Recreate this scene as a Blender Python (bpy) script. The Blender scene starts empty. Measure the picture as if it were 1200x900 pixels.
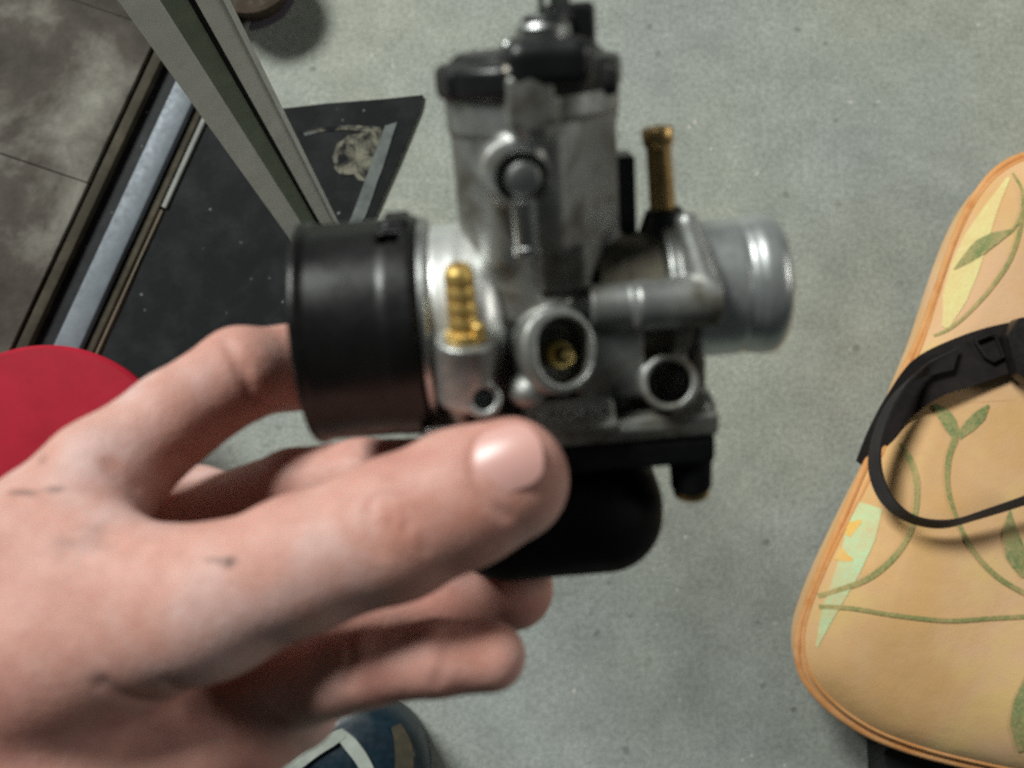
import bpy, bmesh, math, random
import numpy as np
from mathutils import Vector, Matrix, Quaternion

random.seed(4)
np.random.seed(4)
sc = bpy.context.scene
COL = sc.collection

# ------------------------------------------------------------------ camera
CAM = Vector((0.0, 0.0, 1.35))
FPX = 1100.0                                     # focal length in photo pixels (1200 wide)
down_cam = Vector((-55.0, -115.0, -FPX)).normalized()
ROT = down_cam.rotation_difference(Vector((0, 0, -1)))
cd = bpy.data.cameras.new('camera')
cam = bpy.data.objects.new('camera', cd)
COL.objects.link(cam)
cam.location = CAM
cam.rotation_mode = 'QUATERNION'
cam.rotation_quaternion = ROT
cd.sensor_width = 36.0
cd.lens = 36.0 * FPX / 1200.0
cd.clip_start = 0.01
cd.clip_end = 60.0
cd.dof.use_dof = True
cd.dof.focus_distance = 0.50
cd.dof.aperture_fstop = 13.0
sc.camera = cam

# ------------------------------------------------------------------ world, lamp, exposure
w = bpy.data.worlds.new('World')
sc.world = w
w.use_nodes = True
w.node_tree.nodes['Background'].inputs[0].default_value = (0.80, 1.0, 0.98, 1)
w.node_tree.nodes['Background'].inputs[1].default_value = 0.028


def area(name, loc, target, sx, sy, power, color):
    l = bpy.data.lights.new(name, 'AREA')
    l.shape = 'RECTANGLE'
    l.size, l.size_y = sx, sy
    l.energy = power
    l.color = color
    o = bpy.data.objects.new(name, l)
    COL.objects.link(o)
    o.location = loc
    o.rotation_euler = (Vector(target) - Vector(loc)).to_track_quat('-Z', 'Y').to_euler()
    return o


area('ceiling_lamp', (-3.9, 4.3, 5.2), (0.0, 0.1, 0.6), 2.5, 1.5, 700, (0.97, 1.0, 0.955))
area('fill_lamp', (4.4, 0.9, 3.0), (0.0, 0.0, 0.4), 1.4, 0.8, 50, (1.0, 0.97, 0.90))  # unseen weak lamp added as fill for the post and fingers
sc.cycles.use_denoising = False
sc.cycles.sample_clamp_indirect = 2.0
sc.cycles.sample_clamp_direct = 8.0
sc.view_settings.view_transform = 'Standard'
sc.view_settings.look = 'None'
sc.view_settings.exposure = 0.0
sc.view_settings.gamma = 1.0
sc.view_settings.use_curve_mapping = False


# ------------------------------------------------------------------ helpers
def P(px, py, z=0.0):
    """Point of the world at height z seen at a photo pixel (used to measure the layout)."""
    d = ROT @ Vector((px - 600.0, 450.0 - py, -FPX))
    t = (z - CAM.z) / d.z
    return CAM + d * t


def L(px, py, wd):
    """Point in the held object's frame, millimetres, origin 200 mm in front of the lens."""
    s = (200.0 - wd) / FPX
    return np.array(((px - 600.0) * s, (450.0 - py) * s, wd))


HOLD = CAM + ROT @ Vector((0, 0, -0.2))


def link(name, me, mat=None, parent=None):
    o = bpy.data.objects.new(name, me)
    COL.objects.link(o)
    if mat is not None:
        me.materials.append(mat)
    if parent is not None:
        o.parent = parent
    return o


def tag(o, label=None, cat=None, group=None, kind=None):
    if label:
        o['label'] = label
    if cat:
        o['category'] = cat
    if group:
        o['group'] = group
    if kind:
        o['kind'] = kind
    return o


def empty(name, loc):
    o = bpy.data.objects.new(name, None)
    COL.objects.link(o)
    o.empty_display_size = 0.02
    o.location = loc
    return o


def smooth(me, ang=35):
    me.polygons.foreach_set('use_smooth', [True] * len(me.polygons))
    if ang:
        me.set_sharp_from_angle(angle=math.radians(ang))
    me.update()


def bm_obj(name, bm, mat, parent=None, ang=35, scale=1.0):
    bmesh.ops.recalc_face_normals(bm, faces=bm.faces)
    me = bpy.data.meshes.new(name)
    if scale != 1.0:
        bmesh.ops.scale(bm, vec=(scale,) * 3, verts=bm.verts)
    bm.to_mesh(me)
    bm.free()
    smooth(me, ang)
    return link(name, me, mat, parent)


def lathe(bm, o, axis, prof, seg=48, off=(0, 0, 0)):
    """Revolve profile [(t, r), ...] about axis through o."""
    a = Vector(axis).normalized()
    ref = Vector((0, 0, 1)) if abs(a.z) < 0.9 else Vector((1, 0, 0))
    u = a.cross(ref).normalized()
    v = a.cross(u)
    rings = []
    for t, r in prof:
        c = Vector(o) + a * t
        if r <= 1e-6:
            rings.append([bm.verts.new(c)])
        else:
            rings.append([bm.verts.new(c + (u * math.cos(2 * math.pi * i / seg) + v * math.sin(2 * math.pi * i / seg)) * r)
                          for i in range(seg)])
    for A, B in zip(rings[:-1], rings[1:]):
        if len(A) == 1 and len(B) == 1:
            continue
        for i in range(seg):
            j = (i + 1) % seg
            if len(A) == 1:
                bm.faces.new((A[0], B[i], B[j]))
            elif len(B) == 1:
                bm.faces.new((A[i], B[0], A[j]))
            else:
                bm.faces.new((A[i], B[i], B[j], A[j]))


def prism(bm, pts, n, h, bevel=0.0):
    """Polygon pts (3D list) extruded by vector n*h."""
    n = Vector(n)
    a = [bm.verts.new(Vector(p)) for p in pts]
    b = [bm.verts.new(Vector(p) + n * h) for p in pts]
    k = len(pts)
    fs = [bm.faces.new(a), bm.faces.new(list(reversed(b)))]
    for i in range(k):
        j = (i + 1) % k
        fs.append(bm.faces.new((a[i], b[i], b[j], a[j])))
    if bevel:
        bmesh.ops.bevel(bm, geom=list({e for f in fs for e in f.edges}), offset=bevel, segments=2, affect='EDGES', profile=0.6)


def tube(bm, pts, r, seg=10, caps=True):
    pts = [Vector(p) for p in pts]
    rings = []
    prev = None
    for i, p in enumerate(pts):
        d = (pts[min(i + 1, len(pts) - 1)] - pts[max(i - 1, 0)]).normalized()
        u = prev - d * prev.dot(d) if prev is not None else d.orthogonal()
        u.normalize()
        prev = u
        v = d.cross(u)
        rr = r[i] if hasattr(r, '__len__') else r
        rings.append([bm.verts.new(p + (u * math.cos(2 * math.pi * k / seg) + v * math.sin(2 * math.pi * k / seg)) * rr) for k in range(seg)])
    for A, B in zip(rings[:-1], rings[1:]):
        for i in range(seg):
            j = (i + 1) % seg
            bm.faces.new((A[i], A[j], B[j], B[i]))
    if caps:
        bm.faces.new(rings[0])
        bm.faces.new(list(reversed(rings[-1])))


def catmull(pts, n=8):
    pts = [np.array(p, float) for p in pts]
    q = [2 * pts[0] - pts[1]] + pts + [2 * pts[-1] - pts[-2]]
    out = []
    for i in range(1, len(q) - 2):
        for s in range(n):
            t = s / n
            p0, p1, p2, p3 = q[i - 1:i + 3]
            out.append(0.5 * (2 * p1 + (p2 - p0) * t + (2 * p0 - 5 * p1 + 4 * p2 - p3) * t * t + (3 * p1 - p0 - 3 * p2 + p3) * t ** 3))
    out.append(pts[-1])
    return out


# ---- signed distance fields meshed with surface nets (for castings and skin)
class Field:
    def __init__(self, lo, hi, h):
        self.lo = np.array(lo, float)
        self.h = h
        self.n = np.ceil((np.array(hi, float) - self.lo) / h).astype(int) + 1
        self.f = np.full(self.n, 60.0, np.float32)

    def block(self, lo, hi):
        a = np.clip(np.floor((np.array(lo) - self.lo) / self.h).astype(int), 0, self.n)
        b = np.clip(np.ceil((np.array(hi) - self.lo) / self.h).astype(int) + 1, 0, self.n)
        sl = tuple(slice(x, y) for x, y in zip(a, b))
        ax = [(self.lo[i] + self.h * np.arange(a[i], b[i])).astype(np.float32) for i in range(3)]
        return sl, ax[0][:, None, None], ax[1][None, :, None], ax[2][None, None, :]

    def add(self, prim, k=0.0):
        fn, lo, hi = prim
        m = k + 2.5 * self.h + 2.0
        sl, X, Y, Z = self.block(lo - m, hi + m)
        if 0 in self.f[sl].shape:
            return self
        d = fn(X, Y, Z).astype(np.float32)
        a = self.f[sl]
        if k > 0:
            hh = np.maximum(k - np.abs(a - d), 0) / k
            self.f[sl] = np.minimum(a, d) - hh * hh * k * 0.25
        else:
            self.f[sl] = np.minimum(a, d)
        return self

    def cut(self, prim, k=0.0):
        fn, lo, hi = prim
        m = k + 2.5 * self.h
        sl, X, Y, Z = self.block(lo - m, hi + m)
        if 0 in self.f[sl].shape:
            return self
        d = -fn(X, Y, Z).astype(np.float32)
        a = self.f[sl]
        if k > 0:
            hh = np.maximum(k - np.abs(a - d), 0) / k
            self.f[sl] = np.maximum(a, d) + hh * hh * k * 0.25
        else:
            self.f[sl] = np.maximum(a, d)
        return self

    def merge(self, other, k):
        a, d = self.f, other.f
        hh = np.maximum(k - np.abs(a - d), 0) / max(k, 1e-6)
        self.f = np.minimum(a, d) - hh * hh * k * 0.25
        return self

    def groove(self, pts, depth, width):
        pts = [np.array(p, float) for p in pts]
        lo = np.min(pts, 0) - 4 * width
        hi = np.max(pts, 0) + 4 * width
        sl, X, Y, Z = self.block(lo, hi)
        if 0 in self.f[sl].shape:
            return self
        d = None
        for p, q in zip(pts[:-1], pts[1:]):
            e = capsule(p, q, 0, 0)[0](X, Y, Z)
            d = e if d is None else np.minimum(d, e)
        self.f[sl] += (depth * np.exp(-(d / width) ** 2)).astype(np.float32)
        return self

    def sample(self, p):
        q = (np.array(p) - self.lo) / self.h
        i = np.clip(np.floor(q).astype(int), 0, self.n - 2)
        t = q - i
        r = 0.0
        for dx in (0, 1):
            for dy in (0, 1):
                for dz in (0, 1):
                    r += (t[0] if dx else 1 - t[0]) * (t[1] if dy else 1 - t[1]) * (t[2] if dz else 1 - t[2]) * self.f[i[0] + dx, i[1] + dy, i[2] + dz]
        return r

    def mesh(self, name, scale=0.001):
        f = self.f.copy()
        for ax in range(3):
            s = [slice(None)] * 3
            for e in (0, -1):
                s[ax] = e
                f[tuple(s)] = np.maximum(f[tuple(s)], 0.2)
        s = f < 0
        c = np.zeros(np.array(f.shape) - 1, np.int8)
        nx, ny, nz = c.shape
        for dx in (0, 1):
            for dy in (0, 1):
                for dz in (0, 1):
                    c += s[dx:dx + nx, dy:dy + ny, dz:dz + nz]
        act = (c > 0) & (c < 8)
        ci = np.argwhere(act)
        idx = np.full(c.shape, -1, np.int64)
        idx[act] = np.arange(len(ci))
        corner = {}
        for dx in (0, 1):
            for dy in (0, 1):
                for dz in (0, 1):
                    corner[dx, dy, dz] = f[ci[:, 0] + dx, ci[:, 1] + dy, ci[:, 2] + dz]
        pos = np.zeros((len(ci), 3))
        cnt = np.zeros(len(ci))
        keys = list(corner)
        for a in keys:
            for ax in range(3):
                if a[ax]:
                    continue
                b = list(a)
                b[ax] = 1
                va, vb = corner[a], corner[tuple(b)]
                m = (va < 0) != (vb < 0)
                t = np.where(m, va / np.where(m, va - vb, 1), 0)
                p = np.tile(np.array(a, float), (len(ci), 1))
                p[:, ax] = t
                pos[m] += p[m]
                cnt[m] += 1
        co = (self.lo + (ci + pos / cnt[:, None]) * self.h) * scale
        quads = []
        for ax in range(3):
            s0 = [slice(None)] * 3
            s1 = [slice(None)] * 3
            s0[ax] = slice(0, -1)
            s1[ax] = slice(1, None)
            A, B = s[tuple(s0)], s[tuple(s1)]
            e = np.argwhere(A != B)
            u, v = (ax + 1) % 3, (ax + 2) % 3
            ok = (e[:, u] > 0) & (e[:, v] > 0) & (e[:, u] < c.shape[u]) & (e[:, v] < c.shape[v])
            e = e[ok]
            fl = A[e[:, 0], e[:, 1], e[:, 2]]

            def cell(du, dv):
                q = e.copy()
                q[:, u] += du
                q[:, v] += dv
                return idx[q[:, 0], q[:, 1], q[:, 2]]
            q = np.stack([cell(-1, -1), cell(0, -1), cell(0, 0), cell(-1, 0)], 1)
            q[~fl] = q[~fl][:, ::-1]
            quads.append(q)
        q = np.concatenate(quads)
        q = q[(q >= 0).all(1)]
        me = bpy.data.meshes.new(name)
        me.vertices.add(len(co))
        me.vertices.foreach_set('co', co.astype(np.float32).ravel())
        me.loops.add(q.size)
        me.loops.foreach_set('vertex_index', q.astype(np.int32).ravel())
        me.polygons.add(len(q))
        me.polygons.foreach_set('loop_start', np.arange(0, q.size, 4, dtype=np.int32))
        me.polygons.foreach_set('use_smooth', np.ones(len(q), bool))
        me.update(calc_edges=True)
        me.validate()
        return me


def capsule(a, b, ra, rb=None):
    a, b = np.array(a, float), np.array(b, float)
    rb = ra if rb is None else rb
    ba = b - a
    l2 = max(float(ba @ ba), 1e-9)

    def fn(X, Y, Z):
        x, y, z = X - a[0], Y - a[1], Z - a[2]
        t = np.clip((x * ba[0] + y * ba[1] + z * ba[2]) / l2, 0, 1)
        return np.sqrt((x - t * ba[0]) ** 2 + (y - t * ba[1]) ** 2 + (z - t * ba[2]) ** 2) - (ra + (rb - ra) * t)
    r = max(ra, rb)
    return fn, np.minimum(a, b) - r, np.maximum(a, b) + r


def cyl(a, b, r, rd=0.3, r2=None):
    a, b = np.array(a, float), np.array(b, float)
    ba = b - a
    ln = float(np.linalg.norm(ba))
    u = ba / ln
    r2 = r if r2 is None else r2

    def fn(X, Y, Z):
        x, y, z = X - a[0], Y - a[1], Z - a[2]
        t = x * u[0] + y * u[1] + z * u[2]
        rad = np.sqrt(np.maximum(x * x + y * y + z * z - t * t, 0))
        rr = r + (r2 - r) * np.clip(t / ln, 0, 1)
        qx = rad - rr + rd
        qy = np.abs(t - ln / 2) - ln / 2 + rd
        return np.minimum(np.maximum(qx, qy), 0) + np.sqrt(np.maximum(qx, 0) ** 2 + np.maximum(qy, 0) ** 2) - rd
    R = max(r, r2)
    return fn, np.minimum(a, b) - R, np.maximum(a, b) + R


def rbox(c, half, rd=0.5, ax=None):
    c, half = np.array(c, float), np.array(half, float)
    M = np.eye(3) if ax is None else np.array(ax, float)      # rows: local axes

    def fn(X, Y, Z):
        x, y, z = X - c[0], Y - c[1], Z - c[2]
        q = [np.abs(x * M[i][0] + y * M[i][1] + z * M[i][2]) - half[i] + rd for i in range(3)]
        o = np.sqrt(sum(np.maximum(k, 0) ** 2 for k in q))
        return o + np.minimum(np.maximum(np.maximum(q[0], q[1]), q[2]), 0) - rd
    e = np.abs(M).T @ half
    return fn, c - e, c + e


def ellip(c, r, ax=None):
    c, r = np.array(c, float), np.array(r, float)
    M = np.eye(3) if ax is None else np.array(ax, float)

    def fn(X, Y, Z):
        x, y, z = X - c[0], Y - c[1], Z - c[2]
        q = [(x * M[i][0] + y * M[i][1] + z * M[i][2]) / r[i] for i in range(3)]
        k0 = np.sqrt(sum(k * k for k in q))
        return (k0 - 1) * min(r)
    return fn, c - max(r), c + max(r)


# ------------------------------------------------------------------ materials
def mat(name, base, rough=0.5, metal=0.0, spec=0.5):
    m = bpy.data.materials.new(name)
    m.use_nodes = True
    b = m.node_tree.nodes['Principled BSDF']
    b.inputs['Base Color'].default_value = (*base, 1)
    b.inputs['Roughness'].default_value = rough
    b.inputs['Metallic'].default_value = metal
    b.inputs['Specular IOR Level'].default_value = spec
    return m, m.node_tree, b


def nd(nt, typ, **kw):
    n = nt.nodes.new(typ)
    for k, v in kw.items():
        if k in n.inputs:
            n.inputs[k].default_value = v
        else:
            setattr(n, k, v)
    return n


def coords(nt):
    return nd(nt, 'ShaderNodeTexCoord').outputs['Object']


def noise(nt, vec, scale, detail=4, rough=0.55, dist=0.0):
    n = nd(nt, 'ShaderNodeTexNoise', Scale=scale, Detail=detail, Roughness=rough, Distortion=dist)
    nt.links.new(vec, n.inputs['Vector'])
    return n.outputs['Fac']


def ramp(nt, fac, stops):
    r = nd(nt, 'ShaderNodeValToRGB')
    el = r.color_ramp.elements
    while len(el) < len(stops):
        el.new(0.5)
    for e, (p, c) in zip(el, stops):
        e.position = p
        e.color = c if len(c) == 4 else (*c, 1)
    nt.links.new(fac, r.inputs[0])
    return r.outputs[0]


def mix(nt, fac, a, b, mode='MIX'):
    m = nd(nt, 'ShaderNodeMix', data_type='RGBA', blend_type=mode)
    for sock, v in ((m.inputs[0], fac), (m.inputs[6], a), (m.inputs[7], b)):
        if isinstance(v, (int, float)):
            sock.default_value = v
        elif isinstance(v, tuple):
            sock.default_value = (*v, 1) if len(v) == 3 else v
        else:
            nt.links.new(v, sock)
    return m.outputs[2]


def bump(nt, b, h, strength, dist):
    n = nd(nt, 'ShaderNodeBump', Strength=strength, Distance=dist)
    nt.links.new(h, n.inputs['Height'])
    nt.links.new(n.outputs[0], b.inputs['Normal'])
    return n


def spots(nt, vec, scale, thr, soft=0.02, seed=0.0):
    """1 inside scattered little specks."""
    mp = nd(nt, 'ShaderNodeMapping')
    mp.inputs['Location'].default_value = (seed, seed * 1.7, 0)
    wn = nd(nt, 'ShaderNodeTexNoise', Scale=scale * 2.2, Detail=4)
    nt.links.new(vec, wn.inputs['Vector'])
    ms = nd(nt, 'ShaderNodeVectorMath', operation='MULTIPLY_ADD')
    nt.links.new(wn.outputs['Color'], ms.inputs[0])
    ms.inputs[1].default_value = (0.35 / scale,) * 3
    nt.links.new(vec, ms.inputs[2])
    nt.links.new(ms.outputs[0], mp.inputs[0])
    v = nd(nt, 'ShaderNodeTexVoronoi', Scale=scale)
    nt.links.new(mp.outputs[0], v.inputs['Vector'])
    return ramp(nt, v.outputs['Distance'], [(thr, (1, 1, 1)), (thr + soft, (0, 0, 0))])


def m_concrete():
    m, nt, b = mat('concrete_floor', (0.33, 0.34, 0.31), 0.75, 0, 0.35)
    v = coords(nt)
    c = ramp(nt, noise(nt, v, 1.6, 3), [(0.35, (0.40, 0.415, 0.345)), (0.65, (0.365, 0.395, 0.375))])
    c = mix(nt, 0.7, c, ramp(nt, noise(nt, v, 14, 6, 0.65), [(0.3, (0.72, 0.72, 0.72)), (0.7, (1.08, 1.08, 1.08))]), 'MULTIPLY')
    c = mix(nt, 0.8, c, ramp(nt, noise(nt, v, 130, 5, 0.75), [(0.3, (0.62, 0.62, 0.62)), (0.7, (1.2, 1.2, 1.2))]), 'MULTIPLY')
    c = mix(nt, ramp(nt, noise(nt, v, 4.5, 5, 0.6, 0.5), [(0.56, (0, 0, 0)), (0.78, (0.5, 0.5, 0.5))]), c, (0.20, 0.215, 0.20))
    gate = ramp(nt, noise(nt, v, 6, 3), [(0.47, (0, 0, 0)), (0.62, (1, 1, 1))])
    dk = mix(nt, 1.0, spots(nt, v, 26, 0.085, 0.09), gate, 'MULTIPLY')
    c = mix(nt, mix(nt, 1.0, dk, (0.6, 0.6, 0.6), 'MULTIPLY'), c, (0.12, 0.115, 0.10))
    gate2 = ramp(nt, noise(nt, v, 9, 2), [(0.5, (0, 0, 0)), (0.6, (1, 1, 1))])
    wt = mix(nt, 1.0, spots(nt, v, 31, 0.07, 0.05, 3.3), gate2, 'MULTIPLY')
    c = mix(nt, wt, c, (0.52, 0.50, 0.46))
    nt.links.new(c, b.inputs['Base Color'])
    bump(nt, b, noise(nt, v, 220, 5, 0.7), 0.5, 0.0015)
    return m


def m_slab():
    m, nt, b = mat('stained_slab', (0.3, 0.28, 0.24), 0.8, 0, 0.3)
    v = coords(nt)
    c = ramp(nt, noise(nt, v, 6.0, 7, 0.62, 0.3), [(0.32, (0.035, 0.029, 0.024)), (0.5, (0.085, 0.073, 0.06)), (0.74, (0.31, 0.295, 0.255))])
    c = mix(nt, 0.7, c, ramp(nt, noise(nt, v, 60, 5, 0.7), [(0.3, (0.7, 0.7, 0.7)), (0.7, (1.1, 1.1, 1.1))]), 'MULTIPLY')
    nt.links.new(c, b.inputs['Base Color'])
    bump(nt, b, noise(nt, v, 90, 5, 0.7), 0.5, 0.002)
    return m


def m_rubber(name, base, speck=0.0, rough=0.7, sc_=120, bmp=0.001):
    m, nt, b = mat(name, base, rough, 0, 0.16)
    v = coords(nt)
    c = mix(nt, ramp(nt, noise(nt, v, 18, 5, 0.65), [(0.45, (0, 0, 0)), (0.75, (1, 1, 1))]), base, tuple(x * 2.2 + 0.006 for x in base))
    if speck:
        gate = ramp(nt, noise(nt, v, 11, 2), [(0.54, (0, 0, 0)), (0.6, (1, 1, 1))])
        c = mix(nt, mix(nt, 1.0, spots(nt, v, 55, 0.07, 0.06, 1.1), gate, 'MULTIPLY'), c, (speck,) * 3)
    nt.links.new(c, b.inputs['Base Color'])
    bump(nt, b, noise(nt, v, sc_, 4, 0.7), 0.5, bmp)
    return m


def m_paint(name, base, var=0.15, rough=0.5, metal=0.0, sc_=25, dirt=(0.15, 0.14, 0.12), dirtamt=0.25):
    m, nt, b = mat(name, base, rough, metal)
    v = coords(nt)
    c = mix(nt, ramp(nt, noise(nt, v, sc_, 6, 0.65), [(0.3, (1, 1, 1)), (0.7, (0, 0, 0))]), tuple(base), tuple(x * (1 - var) for x in base))
    c = mix(nt, ramp(nt, noise(nt, v, sc_ * 2.3, 5, 0.7), [(0.55, (0, 0, 0)), (0.8, (dirtamt,) * 3)]), c, dirt)
    nt.links.new(c, b.inputs['Base Color'])
    rr = ramp(nt, noise(nt, v, sc_ * 3, 3), [(0.3, (rough * 0.85,) * 3), (0.7, (min(1, rough * 1.2),) * 3)])
    nt.links.new(rr, b.inputs['Roughness'])
    bump(nt, b, noise(nt, v, sc_ * 8, 4, 0.6), 0.15, 0.0008)
    return m


def m_cast():
    m, nt, b = mat('cast_alloy', (0.5, 0.5, 0.48), 0.42, 0.78)
    v = coords(nt)
    c = ramp(nt, noise(nt, v, 90, 5, 0.6), [(0.3, (0.29, 0.30, 0.29)), (0.7, (0.50, 0.51, 0.495))])
    grime = ramp(nt, noise(nt, v, 48, 6, 0.72, 0.8), [(0.44, (0, 0, 0)), (0.66, (0.9, 0.9, 0.9))])
    c = mix(nt, grime, c, (0.10, 0.085, 0.06))
    nt.links.new(c, b.inputs['Base Color'])
    r = ramp(nt, noise(nt, v, 160, 4), [(0.3, (0.34,) * 3), (0.7, (0.52,) * 3)])
    r = mix(nt, grime, r, (0.75, 0.75, 0.75))
    nt.links.new(r, b.inputs['Roughness'])
    bump(nt, b, noise(nt, v, 1300, 3, 0.6), 0.35, 0.0002)
    return m


def m_metal(name, base, rough, var=0.2, grime=0.3):
    m, nt, b = mat(name, base, rough, 1.0)
    v = coords(nt)
    c = mix(nt, ramp(nt, noise(nt, v, 240, 4), [(0.35, (0, 0, 0)), (0.7, (1, 1, 1))]), tuple(base), tuple(x * (1 - var) for x in base))
    c = mix(nt, ramp(nt, noise(nt, v, 420, 5, 0.7), [(0.5, (0, 0, 0)), (0.8, (grime,) * 3)]), c, (0.06, 0.045, 0.02))
    nt.links.new(c, b.inputs['Base Color'])
    bump(nt, b, noise(nt, v, 900, 3), 0.15, 0.0002)
    return m


def m_plastic(name, base, rough):
    m, nt, b = mat(name, base, rough)
    v = coords(nt)
    r = ramp(nt, noise(nt, v, 130, 5, 0.65), [(0.3, (rough * 0.8,) * 3), (0.7, (rough * 1.3,) * 3)])
    nt.links.new(r, b.inputs['Roughness'])
    c = mix(nt, ramp(nt, noise(nt, v, 70, 5, 0.7), [(0.5, (0, 0, 0)), (0.8, (0.7, 0.7, 0.7))]), base, tuple(x * 1.6 + 0.006 for x in base))
    nt.links.new(c, b.inputs['Base Color'])
    bump(nt, b, noise(nt, v, 900, 3, 0.6), 0.2, 0.00015)
    return m


def m_fabric(name, base, alt, third, sc_=5, under=None):
    m, nt, b = mat(name, base, 0.85, 0, 0.2)
    v = coords(nt)
    c = mix(nt, ramp(nt, noise(nt, v, sc_, 4, 0.6), [(0.42, (0, 0, 0)), (0.62, (1, 1, 1))]), base, alt)
    c = mix(nt, ramp(nt, noise(nt, v, sc_ * 1.9, 5, 0.6), [(0.52, (0, 0, 0)), (0.74, (0.8, 0.8, 0.8))]), c, third)
    if under:                       # print worn through to the cloth
        c = mix(nt, ramp(nt, noise(nt, v, 240, 5, 0.75), [(0.42, (0, 0, 0)), (0.75, (0.75, 0.75, 0.75))]), c, under)
        c = mix(nt, ramp(nt, noise(nt, v, 22, 3), [(0.45, (0, 0, 0)), (0.75, (0.5, 0.5, 0.5))]), c, under)
    nt.links.new(c, b.inputs['Base Color'])
    b.inputs['Sheen Weight'].default_value = 0.15
    wv = nd(nt, 'ShaderNodeTexVoronoi', Scale=520.0)
    nt.links.new(v, wv.inputs['Vector'])
    bp = bump(nt, b, wv.outputs['Distance'], 0.35, 0.0008)
    b2 = nd(nt, 'ShaderNodeBump', Strength=0.5, Distance=0.006)
    nt.links.new(noise(nt, v, 13, 3, 0.5, 0.4), b2.inputs['Height'])
    nt.links.new(b2.outputs[0], bp.inputs['Normal'])
    return m


def m_skin(smudges):
    m, nt, b = mat('skin', (0.56, 0.37, 0.30), 0.55, 0, 0.25)
    v = coords(nt)
    c = ramp(nt, noise(nt, v, 28, 4, 0.6), [(0.30, (0.49, 0.22, 0.18)), (0.5, (0.605, 0.335, 0.28)), (0.68, (0.66, 0.46, 0.43))])
    c = mix(nt, 0.6, c, ramp(nt, noise(nt, v, 260, 4, 0.65), [(0.3, (0.86, 0.82, 0.8)), (0.7, (1.06, 1.06, 1.06))]), 'MULTIPLY')
    wob = noise(nt, v, 220, 4, 0.7)
    for (p, r, a, colr) in smudges:
        mp = nd(nt, 'ShaderNodeMapping')
        mp.inputs['Location'].default_value = (-p[0] / r[0], -p[1] / r[1], -p[2] / r[2])
        mp.inputs['Scale'].default_value = (1 / r[0], 1 / r[1], 1 / r[2])
        nt.links.new(v, mp.inputs[0])
        ln = nd(nt, 'ShaderNodeVectorMath', operation='LENGTH')
        nt.links.new(mp.outputs[0], ln.inputs[0])
        ad = nd(nt, 'ShaderNodeMath', operation='ADD')
        nt.links.new(ln.outputs['Value'], ad.inputs[0])
        nt.links.new(wob, ad.inputs[1])
        f = ramp(nt, ad.outputs[0], [(0.55, (a,) * 3), (1.0, (a * 0.35,) * 3), (1.0, (0, 0, 0))])
        f = ramp(nt, ad.outputs[0], [(0.45, (a,) * 3), (0.98, (0, 0, 0))])
        c = mix(nt, f, c, colr)
    nt.links.new(c, b.inputs['Base Color'])
    b.inputs['Subsurface Weight'].default_value = 0.25
    b.inputs['Subsurface Radius'].default_value = (1.0, 0.35, 0.2)
    b.inputs['Subsurface Scale'].default_value = 0.006
    vo = nd(nt, 'ShaderNodeTexVoronoi', Scale=900.0)
    nt.links.new(v, vo.inputs['Vector'])
    h = mix(nt, 0.5, vo.outputs['Distance'], noise(nt, v, 350, 4, 0.6))
    bump(nt, b, h, 0.35, 0.0004)
    return m


M_FLOOR = m_concrete()
M_SLAB = m_slab()
M_MAT = m_rubber('black_rubber', (0.007, 0.008, 0.009), 0.25)
M_MATB = m_rubber('black_rubber_border', (0.010, 0.010, 0.011), 0.0)
M_TRACK = m_rubber('track_base', (0.012, 0.012, 0.014), 0.3, 0.6)
M_TRACKB = m_rubber('track_lip', (0.045, 0.038, 0.026), 0.0, 0.7)
M_RAIL = m_paint('galvanised_rail', (0.17, 0.195, 0.225), 0.3, 0.55, 0.2, 30)
M_STRIPG = m_paint('grey_edging', (0.30, 0.31, 0.29), 0.3, 0.6, 0, 30)
M_STRIPB = m_paint('brown_edging', (0.20, 0.16, 0.11), 0.3, 0.7, 0, 30)
M_POST = m_paint('grey_enamel', (0.70, 0.71, 0.68), 0.2, 0.45, 0.0, 18)
M_POSTG = m_paint('green_liner', (0.16, 0.20, 0.14), 0.35, 0.6, 0.0, 18)
M_POSTW = m_paint('pale_edge', (0.85, 0.88, 0.86), 0.25, 0.45, 0.0, 22)
M_BLACKGAP = mat('black_gap', (0.008, 0.008, 0.008), 0.7)[0]
M_DUST, _nt, _b = mat('dried_mud', (0.2, 0.19, 0.15), 0.9, 0, 0.15)
_v = coords(_nt)
_nt.links.new(mix(_nt, ramp(_nt, noise(_nt, _v, 45, 6, 0.7, 0.6), [(0.40, (0, 0, 0)), (0.62, (1, 1, 1))]), (0.012, 0.013, 0.014), (0.21, 0.20, 0.155)), _b.inputs['Base Color'])
bump(_nt, _b, noise(_nt, _v, 120, 5, 0.7), 0.6, 0.002)
M_WORN = m_paint('worn_grey_strip', (0.16, 0.18, 0.17), 0.5, 0.8, 0, 40)
M_RED = m_paint('red_plastic', (0.44, 0.016, 0.036), 0.25, 0.5, 0, 12, (0.3, 0.02, 0.03), 0.4)
M_RED.node_tree.nodes['Principled BSDF'].inputs['Specular IOR Level'].default_value = 0.12
M_CLAY = m_paint('brown_clay', (0.05, 0.030, 0.014), 0.45, 0.8, 0, 25)
M_SAUCER = m_paint('dark_saucer', (0.12, 0.10, 0.13), 0.3, 0.5, 0, 25)
M_BLUE = m_paint('blue_plastic', (0.003, 0.018, 0.032), 0.5, 0.4, 0, 30, (0.02, 0.05, 0.06), 0.6)
M_WHITEP = m_paint('white_plastic', (0.46, 0.50, 0.45), 0.4, 0.5, 0, 30)
M_OLIVE = m_paint('olive_print', (0.06, 0.052, 0.03), 0.5, 0.6, 0, 40, (0.22, 0.07, 0.02), 0.7)
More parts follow.
